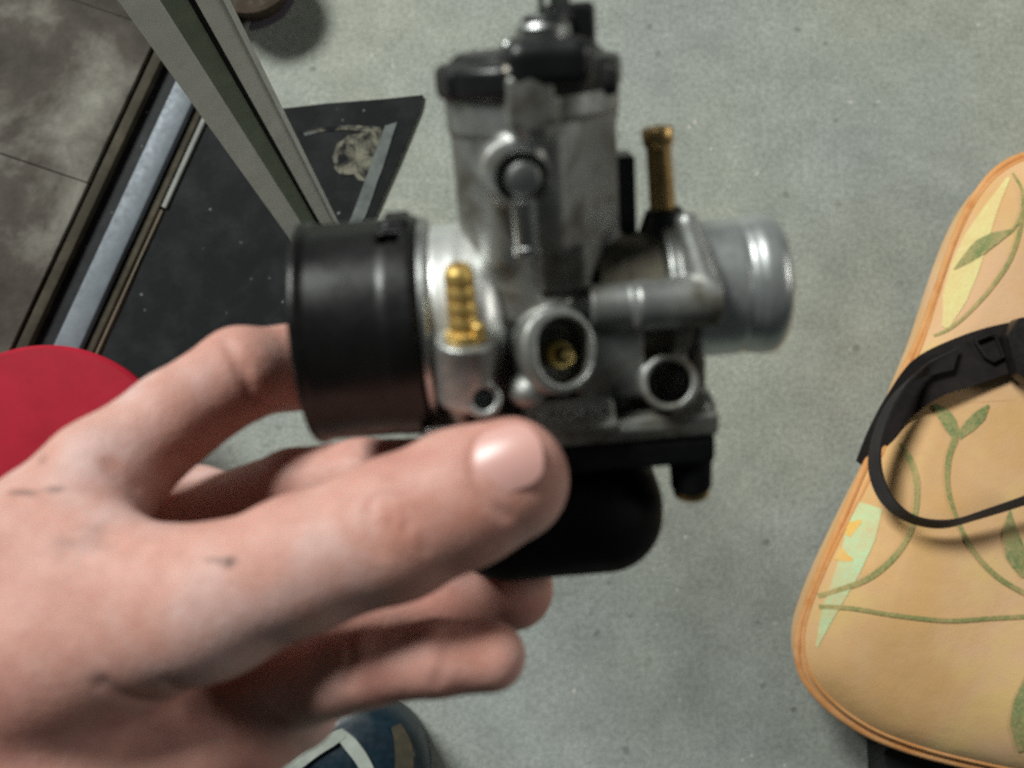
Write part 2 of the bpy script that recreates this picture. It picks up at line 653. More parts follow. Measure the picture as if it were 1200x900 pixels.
M_CUSH = m_fabric('orange_fabric', (0.70, 0.42, 0.18), (0.75, 0.47, 0.27), (0.76, 0.54, 0.19))
M_PIPE = m_fabric('orange_piping', (0.70, 0.32, 0.11), (0.74, 0.38, 0.16), (0.58, 0.22, 0.06), 18)
M_VINE = m_fabric('green_print', (0.20, 0.25, 0.085), (0.24, 0.28, 0.10), (0.15, 0.22, 0.08), 20, under=(0.73, 0.46, 0.22))
M_LEAF = m_fabric('leaf_print', (0.13, 0.22, 0.075), (0.19, 0.27, 0.11), (0.10, 0.17, 0.06), 20, under=(0.73, 0.46, 0.22))
M_YEL = m_fabric('yellow_print', (0.77, 0.70, 0.31), (0.77, 0.64, 0.28), (0.80, 0.73, 0.38), 12, under=(0.73, 0.46, 0.22))
M_MINT = m_fabric('mint_print', (0.56, 0.72, 0.40), (0.50, 0.70, 0.42), (0.62, 0.72, 0.40), 12, under=(0.73, 0.46, 0.22))
M_FLOW = m_fabric('flower_print', (0.85, 0.50, 0.10), (0.85, 0.55, 0.15), (0.8, 0.42, 0.08), 20, under=(0.73, 0.46, 0.22))
M_WEB = m_fabric('black_webbing', (0.012, 0.009, 0.009), (0.018, 0.013, 0.012), (0.009, 0.007, 0.007), 60)
M_BUCK = m_plastic('black_buckle', (0.011, 0.009, 0.009), 0.4)
M_BOX = m_plastic('black_box', (0.012, 0.012, 0.013), 0.5)
M_CAST = m_cast()
M_BRIGHT = m_metal('machined_alloy', (0.66, 0.67, 0.66), 0.30)
M_SATIN = m_metal('satin_alloy', (0.78, 0.79, 0.77), 0.40, 0.15, 0.15)
M_SATIN.node_tree.nodes['Principled BSDF'].inputs['Metallic'].default_value = 0.7
M_SPIG = m_metal('turned_alloy', (0.58, 0.60, 0.60), 0.36, 0.25, 0.25)
M_SPIG.node_tree.nodes['Principled BSDF'].inputs['Metallic'].default_value = 0.75
M_STEEL = m_metal('zinc_steel', (0.52, 0.53, 0.52), 0.36)
M_DARKST = m_metal('dark_steel', (0.16, 0.15, 0.13), 0.45)
M_BRASS = m_metal('brass', (0.80, 0.55, 0.18), 0.48, 0.2, 0.25)
M_BRASS.node_tree.nodes['Principled BSDF'].inputs['Metallic'].default_value = 0.8
M_BRASSG = m_metal('bright_brass', (0.90, 0.66, 0.26), 0.30, 0.1, 0.1)
M_BRASSD = m_metal('tarnished_brass', (0.60, 0.40, 0.17), 0.38, 0.3, 0.5)
M_SLEEVE = m_paint('dirty_sleeve', (0.16, 0.14, 0.10), 0.4, 0.7, 0, 120)
M_BLACK = m_plastic('black_nylon', (0.010, 0.010, 0.011), 0.36)
M_RING = m_plastic('black_moulding', (0.006, 0.006, 0.006), 0.34)
M_RING.node_tree.nodes['Principled BSDF'].inputs['Specular IOR Level'].default_value = 0.35
M_BOWL = m_plastic('black_bowl', (0.005, 0.005, 0.006), 0.68)
M_BOWL.node_tree.nodes['Principled BSDF'].inputs['Specular IOR Level'].default_value = 0.12
M_CABLE = m_plastic('cable_sheath', (0.03, 0.04, 0.03), 0.5)

# ------------------------------------------------------------------ floor, slabs, door track
bm = bmesh.new()
bmesh.ops.create_grid(bm, x_segments=8, y_segments=8, size=4.0)
fl = bm_obj('floor', bm, M_FLOOR)
tag(fl, kind='structure')

# lines of the track, measured on the floor
TA, TB = P(187, 65), P(28, 406)
tdir = (TB - TA).normalized()
tper = Vector((-tdir.y, tdir.x, 0))
if tper.x < 0:
    tper = -tper


def along(t, n, z=0.0):
    """t metres along the track from its upper visible end, n metres to the right of its left edge."""
    p = TA + tdir * t + tper * n
    return Vector((p.x, p.y, z))


def ncoord(px, py):
    return (P(px, py) - TA).dot(tper)


paving = bpy.data.objects.new('paving', None)
COL.objects.link(paving)
paving.location = along(0.2, -0.3)
tag(paving, kind='structure')
ts = [-0.9, (P(155, 28) - TA).dot(tdir), (P(107, 219) - TA).dot(tdir), 0.56, 1.1]
for i in range(4):
    t0, t1 = ts[i] + 0.0006, ts[i + 1] - 0.0006
    bm = bmesh.new()
    sk = 0.045                                  # the joints are not square to the track
    pts = [along(t0, -0.006, 0.0), along(t1, -0.006, 0.0), along(t1 + sk, -0.8, 0.0), along(t0 + sk, -0.8, 0.0)]
    prism(bm, [p - paving.location for p in pts], (0, 0, 1), 0.022 + 0.0015 * (i % 2), 0.0008)
    link_o = bm_obj('slab', bm, M_SLAB, paving)

track = empty('door_track', along(0.2, 0.05))


def strip(name, n0, n1, t0, t1, z0, z1, m, parent, bev=0.0008):
    b = bmesh.new()
    pts = [along(t0, n0, z0), along(t1, n0, z0), along(t1, n1, z0), along(t0, n1, z0)]
    prism(b, [p - parent.location for p in pts], (0, 0, 1), z1 - z0, bev)
    return bm_obj(name, b, m, parent)


nR0, nR1 = ncoord(143, 250), ncoord(169, 262)
nS0, nS1 = ncoord(214, 193), ncoord(222, 196)
strip('lip', 0.0, 0.014, -0.9, 1.1, 0.001, 0.020, M_TRACKB, track)
strip('base', 0.0145, nS0 - 0.0105, -0.9, 1.1, 0.001, 0.006, M_TRACK, track)
strip('rail', nR0, nR1, -0.9, 1.1, 0.0065, 0.024, M_RAIL, track, 0.004)
strip('lip', nS0 - 0.010, nS0 - 0.0005, -0.9, 1.1, 0.001, 0.014, M_TRACKB, track)
tb = (P(191, 246) - TA).dot(tdir)
strip('edging', nS0, nS0 + 0.0075, -0.9, tb - 0.002, 0.001, 0.011, M_STRIPG, track)
strip('edging', nS0 - 0.002, nS0 + 0.005, tb + 0.002, 1.1, 0.0015, 0.010, M_STRIPB, track)
tag(track, 'black sliding door track with a grey metal rail running past the slabs', 'door track')

# rubber mat ---------------------------------------------------------------
mt = empty('rubber_mat', P(320, 300))
def matpoly(name, px, z0, z1, m, bev=0.001, jag=0.0, n=1):
    b = bmesh.new()
    q = []
    for i in range(len(px)):
        a, c = px[i], px[(i + 1) % len(px)]
        for s in range(n):
            t = s / n
            j = jag if s else 0
            q.append(P(a[0] + (c[0] - a[0]) * t + random.uniform(-j, j), a[1] + (c[1] - a[1]) * t + random.uniform(-j, j), 0))
    prism(b, [Vector((p.x, p.y, z0)) - mt.location for p in q], (0, 0, 1), z1 - z0, bev)
    return bm_obj(name, b, m, mt)


matpoly('mat_sheet', [(248, 138), (270, 134), (496, 113), (493, 128), (350, 465), (107, 462), (120, 420), (196, 246)], 0.0012, 0.006, M_MAT, 0.0, 0.8, 6)
matpoly('dried_mud', [(356, 158), (380, 152), (410, 149), (440, 150), (441, 153), (410, 152), (380, 156), (358, 161)], 0.0062, 0.0070, M_WORN, 0.0, 0.5, 3)
matpoly('worn_strip', [(452, 149), (466, 145), (430, 252), (380, 372), (362, 380), (414, 252)], 0.0062, 0.0075, M_WORN, 0.0003, 0.8, 6)
matpoly('dried_mud', [(352, 158), (380, 151), (420, 149), (452, 152), (449, 163), (446, 180), (440, 196), (432, 214), (420, 214), (416, 206), (402, 207), (393, 200), (390, 186), (396, 170), (410, 160), (430, 156), (400, 154), (370, 157)],
        0.0062, 0.0072, M_DUST, 0.0, 0.6, 3)
tag(mt, 'black rubber mat with a worn grey strip and a dried mud patch', 'mat')

# metal frame post ---------------------------------------------------------
B0 = P(386, 300, 0.0065)
toN = Vector((-B0.x, -B0.y, 0)).normalized()            # faces the open floor
tanv = Vector((toN.y, -toN.x, 0))
if tanv.x < 0:
    tanv = -tanv
post = empty('frame_post', B0)
HP = 1.28


def profile(name, pts, m, z0=0.0, bev=0.0):
    b = bmesh.new()
    prism(b, [tanv * (x / 1000) + toN * (y / 1000) + Vector((0, 0, z0)) for x, y in pts], (0, 0, 1), HP - z0, bev)
    return bm_obj(name, b, m, post)


profile('channel', [(-32, 0), (-9, 0), (-9, -14), (11.5, -14), (11.5, 0), (29, 0), (29, -30), (-32, -30)], M_POST)
profile('liner', [(-8.8, -13.8), (7.2, -13.8), (7.2, -2.5), (-8.8, -2.0)], M_POSTG)
profile('gap_shade', [(7.6, -13.8), (11.3, -13.8), (11.3, -9.0), (7.6, -9.0)], M_BLACKGAP)  # black strip standing in for the shade inside the gap
profile('edge_strip', [(29.3, -20), (33, -20), (33, 1.5), (28.5, 1.5), (28.5, 0.3), (29.3, 0.3)], M_POSTW)
tag(post, 'upright grey metal channel post with a green liner rising from the mat', 'post')

# clay pot at the top edge -------------------------------------------------
pc = P(300, -10)
pot = empty('clay_pot', pc)
bm = bmesh.new()
lathe(bm, (0, 0, 0), (0, 0, 1), [(0.010, 0), (0.010, 0.050), (0.014, 0.053), (0.050, 0.060), (0.051, 0.066), (0.064, 0.067), (0.065, 0.060), (0.05, 0.055), (0.045, 0)], 40)
bm_obj('pot_body', bm, M_CLAY, pot)
bm = bmesh.new()
lathe(bm, (0, 0, 0), (0, 0, 1), [(0.0, 0), (0.0, 0.056), (0.008, 0.061), (0.009, 0.058), (0.0095, 0)], 40)
bm_obj('saucer', bm, M_SAUCER, pot)
tag(pot, 'brown round pot cut off by the top edge beside the post', 'pot')

# red tub ------------------------------------------------------------------
zt = 0.16
tc = P(47, 560, zt)
tubo = empty('plastic_tub', (tc.x, tc.y, 0))
rt = 152 * (CAM.z - zt) / FPX * 1.01
bm = bmesh.new()
lathe(bm, (0, 0, 0), (0, 0, 1), [(zt, 0), (zt, rt * 0.75), (zt - 0.001, rt * 0.97), (zt - 0.005, rt), (zt - 0.022, rt), (zt - 0.022, rt - 0.004)], 96)
bm_obj('lid', bm, M_RED, tubo)
bm = bmesh.new()
lathe(bm, (0, 0, 0), (0, 0, 1), [(0.002, 0), (0.002, rt * 0.62), (0.01, rt * 0.64), (zt - 0.02, rt - 0.010), (zt - 0.012, rt - 0.010)], 72)
bm_obj('tub_body', bm, M_RED, tubo)
tag(tubo, 'flat round red plastic lid of a tub behind the wrist', 'tub')

# blue container -----------------------------------------------------------
zc = 0.10
bc = P(416, 922, zc)
cont = empty('container', (bc.x, bc.y, 0))
rc = 88 * (CAM.z - zc) / FPX
bm = bmesh.new()
lathe(bm, (0, 0, 0), (0, 0, 1), [(0.0, 0), (0.0, rc * 0.92), (0.008, rc), (zc * 0.72, rc), (zc * 0.9, rc * 0.93), (zc, rc * 0.78), (zc, 0)], 64)
for v_ in bm.verts:
    v_.co.x *= 0.94
bm_obj('container_body', bm, M_BLUE, cont)


def onc(px, py, dz=0.0):
    return P(px, py, zc + dz) - cont.location


def ribbon(name, px, wpx, z, th, m, parent, loc):
    b = bmesh.new()
    pts = catmull([(a, c, 0) for a, c in px], 8)
    wid = np.interp(np.linspace(0, 1, len(pts)), np.linspace(0, 1, len(wpx)), wpx)
    lo, hi = [], []
    for i, p in enumerate(pts):
        d = pts[min(i + 1, len(pts) - 1)] - pts[max(i - 1, 0)]
        d = d / np.linalg.norm(d)
        n = np.array((-d[1], d[0], 0)) * wid[i] / 2
        lo.append(P(*(p + n)[:2], z) - loc)
        hi.append(P(*(p - n)[:2], z) - loc)
    vs = [[b.verts.new(q + Vector((0, 0, dz))) for q in row] for dz in (0, th) for row in (lo, hi)]
    for i in range(len(pts) - 1):
        for A, B_ in ((vs[2], vs[3]), (vs[1], vs[0]), (vs[0], vs[2]), (vs[3], vs[1])):
            b.faces.new((A[i], A[i + 1], B_[i + 1], B_[i]))
    for i in (0, len(pts) - 1):
        b.faces.new((vs[0][i], vs[1][i], vs[3][i], vs[2][i]))
    return bm_obj(name, b, m, parent)


ribbon('white_band', [(326, 912), (346, 896), (368, 879), (388, 866), (404, 858)], (14, 15, 15, 16, 10), zc + 0.001, 0.005, M_WHITEP, cont, cont.location)
ribbon('white_band', [(397, 857), (411, 871), (425, 890), (434, 910), (440, 935)], (12, 17, 16, 15, 14), zc + 0.0005, 0.005, M_WHITEP, cont, cont.location)
ribbon('printed_patch', [(464, 850), (472, 872), (474, 905)], (12, 20, 22), zc + 0.0006, 0.0006, M_OLIVE, cont, cont.location)
tag(cont, 'dark blue rounded container with a white forked band below the hand', 'container')

# ------------------------------------------------------------------ orange cushion
ZE, ZT = 0.110, 0.158                  # height of the piping and of the top
out_px = [(1240, 180), (1215, 180), (1190, 186), (1166, 201), (1146, 225), (1128, 258), (1112, 298), (1096, 345), (1078, 395), (1052, 452), (1026, 518), (1003, 572),
          (980, 625), (958, 676), (943, 716), (935, 748), (936, 778), (948, 804), (975, 832), (1012, 857), (1052, 874), (1098, 888), (1160, 902), (1240, 918)]
rim = [P(x, y, ZE) for x, y in out_px]
rim = [Vector(p) for p in catmull(rim, 5)]
ext = 0.42
poly = rim + [rim[-1] + Vector((ext, -0.05, 0)), rim[-1] + Vector((ext + 0.1, 0.05, 0)), rim[0] + Vector((ext + 0.1, -0.05, 0)), rim[0] + Vector((ext, 0.02, 0))]
cpt = sum(poly, Vector()) / len(poly)
cush = empty('seat_cushion', (cpt.x, cpt.y, ZE - 0.05))
PA = np.array([(p.x, p.y) for p in poly])


def edge_dist(x, y):
    a, b_ = PA, np.roll(PA, -1, 0)
    ab = b_ - a
    p = np.array((x, y))
    t = np.clip(((p - a) * ab).sum(1) / (ab * ab).sum(1), 0, 1)
    return float(np.sqrt((((a + ab * t[:, None]) - p) ** 2).sum(1)).min())


def ctop(x, y):
    d = edge_dist(x, y)
    return ZE + (ZT - ZE) * (1 - math.exp(-d / 0.028)) + 0.004 * math.sin(x * 17 + 1) * math.sin(y * 13) * min(1, d / 0.08)


bm = bmesh.new()
facs = [1, 0.985, 0.97, 0.95, 0.93, 0.90, 0.86, 0.80, 0.72, 0.62, 0.50, 0.36, 0.2]
rings = []
dense = []
for i in range(len(poly)):
    a, b_ = poly[i], poly[(i + 1) % len(poly)]
    k = max(1, int((b_ - a).length / 0.02))
    for s in range(k):
        dense.append(a.lerp(b_, s / k))
for f_ in facs:
    row = []
    for p in dense:
        q = cpt + (p - cpt) * f_
        row.append(bm.verts.new(Vector((q.x, q.y, ctop(q.x, q.y))) - cush.location))
    rings.append(row)
low = [bm.verts.new(Vector((p.x, p.y, ZE - 0.045)) + (cpt - p).normalized() * 0.012 - cush.location - Vector((0, 0, cpt.z * 0))) for p in dense]
for i in range(len(dense)):
    j = (i + 1) % len(dense)
    bm.faces.new((low[i], low[j], rings[0][j], rings[0][i]))
    for A, B_ in zip(rings[:-1], rings[1:]):
        bm.faces.new((A[i], A[j], B_[j], B_[i]))
bm.faces.new(rings[-1])
bm.faces.new(low)
bm_obj('cover', bm, M_CUSH, cush, 60)
bm = bmesh.new()
cl = [Vector((p.x, p.y, ZE + 0.001)) - cush.location for p in rim]
tube(bm, cl, 0.0052, 10)
bm_obj('piping', bm, M_PIPE, cush, 0)
bm = bmesh.new()
cl2 = []
for p in rim:
    d = (cpt - p).normalized() * 0.0092
    q = p + d
    cl2.append(Vector((q.x, q.y, ctop(q.x, q.y) - 0.0008)) - cush.location)
tube(bm, cl2, 0.0030, 8)
bm_obj('piping', bm, M_PIPE, cush, 0)


def on_cush(px, py, dz):
    p = P(px, py, ZT - 0.006)
    for _ in range(3):
        p = P(px, py, ctop(p.x, p.y))
    return Vector((p.x, p.y, ctop(p.x, p.y) + dz)) - cush.location


def vine(px, wpx, m, name='printed_vine', dz=0.0016):
    b = bmesh.new()
    pts = catmull([(x, y, 0) for x, y in px], 10)
    wid = np.interp(np.linspace(0, 1, len(pts)), np.linspace(0, 1, len(wpx)), wpx)
    rows = []
    for i, p in enumerate(pts):
        d = pts[min(i + 1, len(pts) - 1)] - pts[max(i - 1, 0)]
        d = d / np.linalg.norm(d)
        n = np.array((-d[1], d[0], 0)) * wid[i] / 2
        kk = max(1, int(max(wid) / 8))
        rows.append([b.verts.new(on_cush(*(p + n * (1 - 2 * s / kk))[:2], dz)) for s in range(kk + 1)])
    for A, B_ in zip(rows[:-1], rows[1:]):
        for s in range(len(A) - 1):
            b.faces.new((A[s], A[s + 1], B_[s + 1], B_[s]))
    return bm_obj(name, b, m, cush, 0)


vine([(1182, 208), (1169, 230), (1156, 254), (1143, 282), (1131, 314), (1118, 350), (1106, 384)], (4, 11, 20, 29, 32, 28, 10), M_YEL, 'printed_patch', 0.0010)
vine([(1019, 592), (1008, 627), (990, 674), (971, 716), (956, 758)], (30, 36, 28, 18, 3), M_MINT, 'printed_patch', 0.0010)
vine([(992, 628), (998, 617), (1008, 610)], (4, 12, 4), M_FLOW, 'printed_flower', 0.0013)
vine([(980, 648), (987, 652), (999, 656)], (16, 12, 3), M_FLOW, 'printed_flower', 0.0013)
vine([(1092, 394), (1112, 385), (1135, 366), (1162, 336), (1184, 302), (1196, 262), (1197, 225), (1186, 203)], (3, 4, 4, 4.5, 5, 5, 4, 3), M_VINE)
vine([(1117, 316), (1132, 303), (1148, 290), (1166, 279), (1186, 270)], (2, 13, 19, 14, 3), M_LEAF, 'printed_leaf')
vine([(1186, 270), (1196, 252), (1206, 220)], (3, 4, 4), M_VINE)
vine([(1053, 520), (1065, 537), (1073, 562), (1073, 595), (1064, 628), (1042, 658), (1010, 681), (958, 698)], (3, 8, 8, 6, 6, 7, 7, 5), M_VINE)
vine([(958, 710), (1000, 713), (1050, 721), (1110, 727), (1165, 724), (1230, 721)], (5, 5, 5, 5, 5, 5), M_VINE)
vine([(1119, 513), (1111, 538), (1110, 570), (1120, 606), (1140, 645), (1170, 677), (1215, 703)], (8, 7, 6, 5, 6, 6, 6), M_VINE)
vine([(1094, 474), (1104, 484), (1113, 497), (1120, 513)], (3, 15, 17, 9), M_LEAF, 'printed_leaf')
vine([(1122, 512), (1136, 499), (1148, 487), (1158, 474)], (8, 14, 14, 2), M_LEAF, 'printed_leaf')
vine([(1183, 598), (1183, 622), (1190, 648), (1205, 672)], (2, 18, 26, 20), M_LEAF, 'printed_leaf')
vine([(1204, 792), (1197, 820), (1194, 850), (1199, 880)], (4, 18, 22, 14), M_LEAF, 'printed_leaf')


# strap, its loose loop and the buckle
def webbing(name, path, halfs, th, m):
    """path: world points, halfs: half-width vectors; a ribbon of thickness th."""
    b = bmesh.new()
    n = len(path)
    pp = catmull(path, 8)
    hh = catmull(halfs, 8)
    rows = []
    for i in range(len(pp)):
        p, h = Vector(pp[i]), Vector(hh[i])
        d = Vector(pp[min(i + 1, len(pp) - 1)] - pp[max(i - 1, 0)]).normalized()
        nn = d.cross(h).normalized() * th / 2
        rows.append([b.verts.new(q - cush.location) for q in (p + h + nn, p - h + nn, p - h - nn, p + h - nn)])
    for A, B_ in zip(rows[:-1], rows[1:]):
        for k in range(4):
            b.faces.new((A[k], A[(k + 1) % 4], B_[(k + 1) % 4], B_[k]))
    b.faces.new(rows[0])
    b.faces.new(list(reversed(rows[-1])))
    return bm_obj(name, b, m, cush, 40)


def W(px, py, z):
    return np.array(P(px, py, z))


def half(p0, p1, z):
    return (np.array(P(*p1, z)) - np.array(P(*p0, z))) / 2


zs = ZT + 0.012
webbing('strap',
        [W(1235, 398, zs), W(1180, 408, zs), W(1130, 424, zs), W(1085, 444, zs - 0.002), W(1052, 478, ZE + 0.028), W(1030, 515, ZE + 0.014), W(1014, 548, ZE - 0.004)],
        [half((1230, 372), (1240, 424), zs), half((1172, 380), (1188, 436), zs), half((1120, 396), (1140, 452), zs), half((1070, 424), (1100, 468), zs),
         half((1040, 462), (1066, 490), ZE + 0.02), half((1018, 504), (1044, 524), ZE + 0.02), half((1004, 540), (1026, 556), ZE)], 0.003, M_WEB)
webbing('strap_loop',
        [W(1120, 420, zs + 0.010), W(1075, 438, zs + 0.016), W(1046, 470, zs + 0.018), W(1028, 515, zs + 0.022), W(1026, 552, zs + 0.024), W(1040, 586, zs + 0.024),
         W(1068, 608, zs + 0.022), W(1108, 614, zs + 0.022), W(1150, 603, zs + 0.024), W(1235, 575, zs + 0.026)],
        [np.array((0.004, 0.012, 0.0)) * 1.2, np.array((0.006, 0.009, 0.006)), np.array((0.003, 0.003, 0.010)), np.array((0.001, 0.001, 0.013)), np.array((0.002, 0.001, 0.013)),
         np.array((0.002, 0.002, 0.013)), np.array((0.000, 0.003, 0.013)), np.array((0.000, 0.005, 0.013)), np.array((0.000, 0.006, 0.012)), np.array((0.000, 0.008, 0.011))], 0.003, M_WEB)
bm = bmesh.new()
q = [W(1168, 396, zs), W(1182, 376, zs), W(1260, 362, zs), W(1275, 436, zs), W(1196, 452, zs), W(1180, 440, zs)]
prism(bm, [Vector(p) - cush.location + Vector((0, 0, 0.002)) for p in q], (0, 0, 1), 0.022, 0.004)
bm_obj('buckle', bm, M_BUCK, cush)
bm = bmesh.new()
tube(bm, [Vector(W(x, y, zs + 0.006)) - cush.location for x, y in ((1142, 400), (1158, 394), (1166, 392), (1176, 418), (1164, 424), (1154, 418), (1142, 400))], 0.0022, 8)
bm_obj('buckle_bar', bm, M_BUCK, cush)
tag(cush, 'orange padded cushion with green vine print, orange piping and black strap', 'cushion')

# black box beneath the cushion
bxo = empty('storage_box', P(1130, 850))
bm = bmesh.new()
zb = ZE - 0.052
pts = [P(1014, 870, 0), P(1017, 905, 0), P(1020, 1000, 0), P(1480, 960, 0), P(1440, 560, 0), P(1100, 640, 0)]
cb = Vector(bxo.location)
prism(bm, [Vector((p.x, p.y, 0.001)) - cb for p in pts], (0, 0, 1), zb - 0.001, 0.006)
bm_obj('box_body', bm, M_BOX, bxo)
tag(bxo, 'black box showing from under the bottom corner of the orange cushion', 'box')

# ------------------------------------------------------------------ carburettor
TH, PHI = math.radians(4.5), math.radians(22)
AX = np.array((math.cos(TH), math.sin(TH), 0.0))            # along the bore, to the right
UP0 = np.array((-math.sin(TH), math.cos(TH), 0.0))
UP = UP0 * math.cos(PHI) + np.array((0, 0, math.sin(PHI)))  # up the slide chamber, leaning to the viewer
FR = np.cross(AX, UP)
FRAME = np.array((AX, UP, FR))
PIVOT = L(640, 380, 0)


def C(px, py, wd):
    """Point seen at a photo pixel, wd millimetres in front of the bore's own plane."""
    d = np.array(((px - 600.0) / FPX, (450.0 - py) / FPX, -1.0))
    o = np.array((0.0, 0.0, 200.0))
    return o + d * (((PIVOT + FR * wd - o) @ FR) / (d @ FR))


carb = empty('carburettor', HOLD)
carb.rotation_mode = 'QUATERNION'
carb.rotation_quaternion = ROT
tag(carb, 'silver carburettor with black intake ring, black bowl and brass nozzles, held in the hand', 'carburettor')


def part(name, fld, m, parent=carb):
    return link(name, fld.mesh(name), m, parent)


def lpart(name, o, axis, prof, m, seg=40, parent=carb, ang=35):
    b = bmesh.new()
    lathe(b, o, axis, prof, seg)
    return bm_obj(name, b, m, parent, ang, 0.001)


# black intake ring
rc0 = C(366, 391, 0)
rc1 = rc0 + AX * 24.4
F = Field(rc0 + np.array((-6, -29, -29)), rc1 + np.array((6, 29, 29)), 0.55)
F.add(cyl(rc0 + AX * 0.0, rc1, 22.7, 0.9))
F.add(cyl(rc0, rc0 + AX * 2.4, 23.3, 0.8), 0.3)
F.add(cyl(rc0 + AX * 17.6, rc1, 22.95, 0.7), 0.3)
F.cut(cyl(rc0 - AX * 3, rc0 + AX * 19, 19.6, 0.5), 0.3)
ZV = np.array((0.0, 0.0, 1.0))
r1 = UP0 * math.sin(math.radians(66)) + ZV * math.cos(math.radians(66))
F.add(rbox(rc0 + AX * 20.6 + r1 * 22.6, (2.6, 4.0, 1.3), 0.5, (AX, np.cross(r1, AX), r1)), 0.3)
r2 = UP0 * math.sin(math.radians(46)) + ZV * math.cos(math.radians(46))
F.cut(rbox(rc0 + AX * 19.4 + r2 * 22.5, (2.1, 1.7, 2.6), 0.3, (AX, np.cross(r2, AX), r2)), 0.1)
part('intake_ring', F, M_RING)

# bright clamp ring behind it
cr = rc1 + AX * 0.1 + UP * 0.6
lpart('clamp_ring', cr, AX, [(0, 18), (0, 21.2), (0.4, 21.8), (1.5, 21.8), (1.9, 21.2), (2.2, 20.4), (2.2, 18)], M_STEEL, 72)

# the casting
F = Field((-26, -22, -36), (62, 66, 48), 0.42)
bell = rc1 + AX * 2.2 + UP * 0.6
vent = C(640, 345, -1)
G = Field(bell - np.array((4, 24, 24)), bell + np.array((20, 24, 24)), 0.45)
G.add(cyl(bell, bell + AX * 14.5, 19.8, 6.5))
G.add(cyl(bell, bell + AX * 6.0, 20.0, 0.8), 1.0)
part('intake_flange', G, M_SATIN)
F.add(cyl(bell + AX * 4, bell + AX * 16.5, 14.0, 3.0))
F.add(cyl(C(560, 362, -1), C(800, 343, -1), 13.4, 1.0), 2.5)
# slide chamber
ct, cbm = C(622, 100, 0), C(638, 350, 0)
F.add(cyl(cbm, ct, 16.4, 0.6), 2.0)
F.add(cyl(C(625, 147, 0), ct, 16.9, 0.5), 0.6)
F.add(capsule(C(619, 96, 14.6), C(625, 142, 14.6), 4.9), 0.5)
F.add(rbox(C(622, 118, 17.2), (4.2, 4.4, 1.8), 0.8, FRAME), 0.4)
# flat right flank of the chamber
fa = math.radians(38)
fx = AX * math.cos(fa) - FR * math.sin(fa)
fz = FR * math.cos(fa) + AX * math.sin(fa)
F.cut(rbox(C(664, 322, 15.5), (5.2, 4.6, 4.5), 1.5, FRAME), 0.8)
# flat right-hand face of the chamber
fn_ = AX * 0.78 + FR * 0.626
ft_ = np.cross(UP, fn_)
F.cut(rbox(C(632, 235, 0) + fn_ * 19.0, (6.0, 17.0, 14.0), 0.6, (fn_, UP, ft_)), 0.8)
# idle screw boss and the slim rib below it
F.add(cyl(C(599, 205, 8), C(599, 201, 18.6), 5.9, 1.0), 1.8)
F.cut(cyl(C(611, 208, 14), C(610, 209, 24), 4.7, 0.3), 0.3)
F.add(capsule(C(592, 240, 14), C(588, 300, 13), 2.2, 3.0), 2.5)
# body under the chamber
F.add(rbox(C(640, 420, 0), (17.0, 12.0, 12.5), 2.0, FRAME), 2.5)
F.add(rbox(C(735, 440, 0), (15.0, 7.5, 11.0), 1.5, FRAME), 1.5)
F.add(rbox(C(712, 420, 12.5), (7.0, 8.0, 3.6), 1.2, FRAME), 1.2)
# nozzle boss
F.add(cyl(C(545, 396, 22.5), C(546, 468, 21), 5.7, 0.7, 5.4), 1.2)
F.add(capsule(C(546, 462, 20), C(551, 500, 15), 4.6, 2.4), 1.2)
# small drilled boss
F.add(cyl(C(564, 468, 10), C(567, 468, 26), 3.5, 0.5), 0.8)
F.cut(cyl(C(567, 468, 19), C(567, 468, 30), 2.1, 0.2), 0.2)
# pale lug
F.add(ellip(C(617, 457, 21.5), (3.9, 3.3, 4.0), FRAME), 0.4)
F.add(capsule(C(621, 455, 12), C(617, 456, 20), 3.0), 0.6)
# mixture screw boss, drilled
for dy in (-1.3, 0.0, 1.3):
    F.add(cyl(C(627, 413, 6) + UP * dy, C(656, 411, 23) + UP * dy, 7.2, 0.9), 1.0)
for dy in (-1.3, 0.0, 1.3):
    F.cut(cyl(C(645, 412, 11) + UP * dy, C(670, 411, 28) + UP * dy, 5.3, 0.3), 0.2)
# union tube along the bore with an elbow rib
F.add(cyl(C(741, 359, 15.5), C(842, 352, 14.5), 5.0, 1.2), 1.0)
F.add(cyl(C(690, 361, 13.5), C(746, 358, 13.5), 4.6, 0.6), 0.7)
F.cut(rbox(C(722, 330, 17), (4.8, 1.0, 4.0), 0.5, FRAME), 0.3)
F.add(capsule(C(805, 262, 9), C(829, 338, 14.5), 2.3, 3.2), 1.0)
F.add(cyl(C(773, 344, -1), C(797, 342, -1), 15.0, 0.8), 1.0)
F.cut(cyl(C(797.5, 342, -1), C(803, 342, -1), 17.5, 0.2), 0.3)
F.add(cyl(C(795, 342, -1), C(808, 341, -1), 13.9, 0.6), 0.3)
# spigot with rolled lip
s0, s1 = C(798, 341, -1), C(911, 331, -1)
F.add(cyl(s0, s0 + AX * 4, 13.2, 0.8), 0.8)
G = Field(s0 - np.array((3, 18, 18)), s1 + np.array((3, 18, 18)), 0.4)
G.add(cyl(s0 + AX * 1.0, s1 - AX * 3, 14.3, 0.6))
G.add(cyl(s1 - AX * 8.2, s1, 14.75, 3.4), 0.4)
G.groove([s1 - AX * 8.6 + (UP * math.cos(t) + FR * math.sin(t)) * 14.4 for t in np.linspace(0, 2 * math.pi, 40)], 0.6, 0.6)
G.cut(cyl(s1 - AX * 16, s1 + AX * 5, 11.0, 0.3), 0.6)
part('outlet_spigot', G, M_SPIG)
